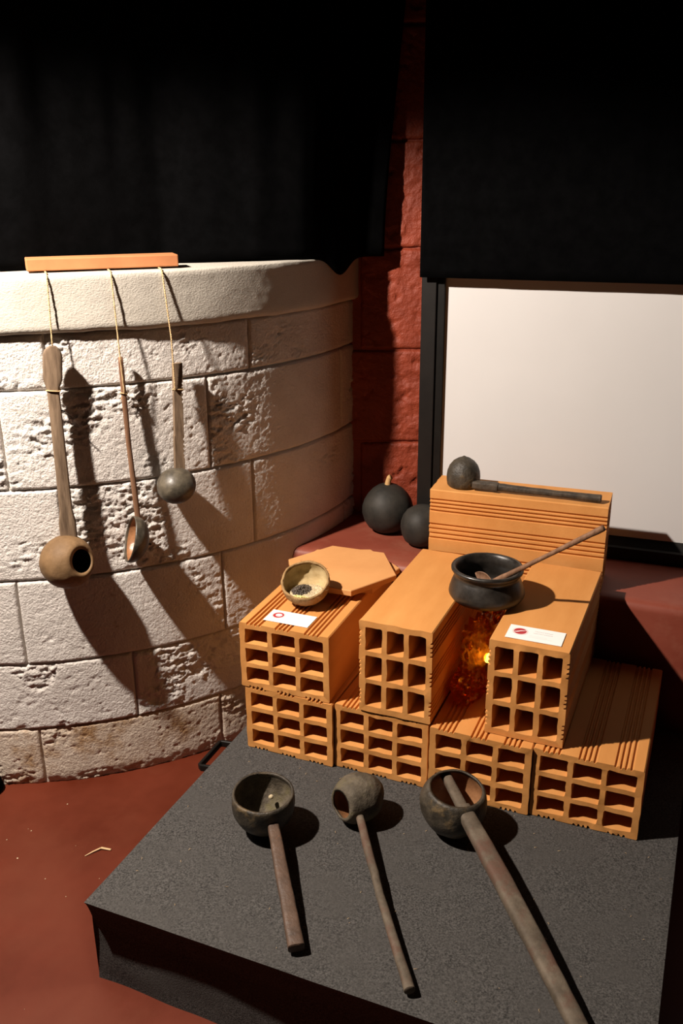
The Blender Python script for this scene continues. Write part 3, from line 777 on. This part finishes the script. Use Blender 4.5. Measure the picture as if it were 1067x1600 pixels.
# ------------------------------------------------------------------ amber cellophane fire between the upright bricks
fire = thing('cellophane_fire', 'crumpled amber cellophane lit from inside, between the two upright bricks', 'cellophane', (.500,.70,z2))
def crumple(name, c, r, seed, sub=4):
    bm = bmesh.new(); bmesh.ops.create_icosphere(bm, subdivisions=sub, radius=1)
    vv = []
    for vt in bm.verts:
        p = vt.co.copy(); n_ = p.normalized()
        cell = mn.cell_vector(n_*2.6 + V((seed,0,0)))
        d = 1 + .45*(mn.ridged_multi_fractal(n_*1.6+V((seed*2.3,1,0)), 1.0, 2.2, 3, 1.0, 2.0)-1.0)*.55 + .22*fb(n_*4+V((0,seed,0)), 3)
        q = V((p.x*r[0], p.y*r[1], p.z*r[2]))*d
        w_ = V(c) + q
        w_.x = max(.4545, min(.5465, w_.x)); w_.y = min(.905, w_.y); w_.z = max(z2+.0015+.003*abs(fb(w_*60,2)), min(ZB2-.006, w_.z))
        vv.append(w_)
    ff = [tuple(x.index for x in fc.verts) for fc in bm.faces]; bm.free()
    return obj(name, vv, ff, 'cellophane', fire, smooth=False)
crumple('film', (.502,.690,.415), (.040,.075,.078), 1.3)
crumple('film', (.490,.640,.365), (.032,.052,.034), 4.1)
crumple('film', (.515,.750,.430), (.030,.080,.055), 7.7)
bp_ = V((.5300,.6300,.437))
v, f = lathe(bp_, (0,0,1), [(0,-.010),(.006,-.008),(.0085,0),(.006,.008),(0,.011)], 16); obj('bulb', v, f, 'ember', fire)
ld = bpy.data.lights.new('ember_glow', 'POINT'); lo = bpy.data.objects.new('ember_glow', ld); COL.objects.link(lo); lo.location = bp_ + V((-.018,.0,.004))
ld.energy = .018; ld.color = (1.0,.52,.10); ld.shadow_soft_size = .006

# ------------------------------------------------------------------ gourds on the ledge
gc = V((.1300,1.1390,LED_Z+.0005))
G = thing('gourd', 'large round black gourd with a pale stem on the ledge in the corner', 'gourd', gc, group='black gourds on the ledge')
pf_ = [(0,0),(.018,.0004),(.034,.0040),(.050,.0150),(.0610,.0320),(.0665,.0520),(.0660,.0680),(.0610,.0850),(.0520,.1000),(.0400,.1130),(.0270,.1220),(.0150,.1270),(0,.1290)]
v, f = lathe(gc, (0,0,1), pf_, 56, amp=.0016, fs=16, seed=1); obj('body', v, f, 'gourd_black', G)
sp_ = gc + V((.000,-.002,.126)); v, f = sweep(dense([sp_, sp_+V((.0015,0,.010)), sp_+V((.004,.001,.019)), sp_+V((.0075,.001,.022))], 10), [(.0082-.0012*math.sin(i*.25), .0082-.0012*math.sin(i*.25)) for i in range(11)], 14); obj('stem', v, f, 'gourd_stem', G)
gc = V((.2430,1.0800,LED_Z+.0005))
G = thing('gourd', 'smaller black gourd half hidden beside the back brick on the ledge', 'gourd', gc, group='black gourds on the ledge')
pf_ = [(0,0),(.016,.0004),(.030,.0036),(.0430,.0130),(.0510,.0290),(.0540,.0470),(.0530,.0600),(.0480,.0760),(.0390,.0890),(.0260,.0980),(.0120,.1025),(0,.1035)]
v, f = lathe(gc, (0,0,1), pf_, 56, amp=.0014, fs=16, seed=4); obj('body', v, f, 'gourd_black', G)

# ------------------------------------------------------------------ bits on the floor
tw = V((-.2013,.2829,.0012))
root = thing('straw_twig', 'small bent straw twig lying on the red floor beside the platform', 'twig', tw)
a = V((-.2190,.2580,.0016)); b2 = V((-.2010,.2895,.0040)); c2 = V((-.1800,.2950,.0016))
v, f = sweep(dense([a, a.lerp(b2,.5)+V((0,0,.001)), b2], 8), [(.0008+.0002*i, .0006) for i in range(9)], 8); obj('stalk', v, f, 'straw', root)
v, f = sweep(dense([b2, b2.lerp(c2,.5), c2], 8), [(.0026,.0010)]*9, 8, 3, wide=(0,1,0)); obj('husk', v, f, 'straw', root)
mb = MB(); rnd = random.Random(12)
for k in range(46):
    x, y = rnd.uniform(-.75,-.03), rnd.uniform(-.5,.62)
    if math.hypot(x-CX, y-CY) < CR+.02: continue
    s_ = rnd.uniform(.0006,.0019)*(1.5 if rnd.random() < .12 else 1)
    mb.add(*lathe((x,y,.0004), (rnd.uniform(-.4,.4),rnd.uniform(-.4,.4),1), [(0,-.0003),(s_,0),(0,.0008)], 5))
tag(mb.build('floor_crumbs', 'seed_pale', loc=(-.4,0,0), smooth=False), 'scattered pale crumbs of plaster on the red floor', 'crumbs', kind='stuff')
mb = MB(); rnd = random.Random(5)
for k in range(60):
    x, y = rnd.uniform(.02,.9), rnd.uniform(.02,.5); a = rnd.uniform(0,6.28); l_ = rnd.uniform(.002,.007)
    mb.add(*sweep([(x,y,PH+.0012),(x+l_*.5*math.cos(a),y+l_*.5*math.sin(a),PH+.0022),(x+l_*math.cos(a+.4),y+l_*math.sin(a+.4),PH+.0012)], [(.0003,.0003)]*3, 4))
tag(mb.build('felt_lint', 'straw', loc=(.4,.2,PH)), 'loose pale fibres and lint on the felt platform', 'lint', kind='stuff')
dk = V((-.5650,.3500,0))
v, f = lathe(dk, (0,0,1), [(0,.0005),(.030,.0005),(.034,.004),(.035,.016),(.031,.034),(.022,.048),(.010,.055),(0,.056)], 28, amp=.003, fs=40)
tag(obj('black_bundle', v, f, 'black_cloth', loc=dk), 'small black rounded bundle on the floor against the curved wall', 'bundle')
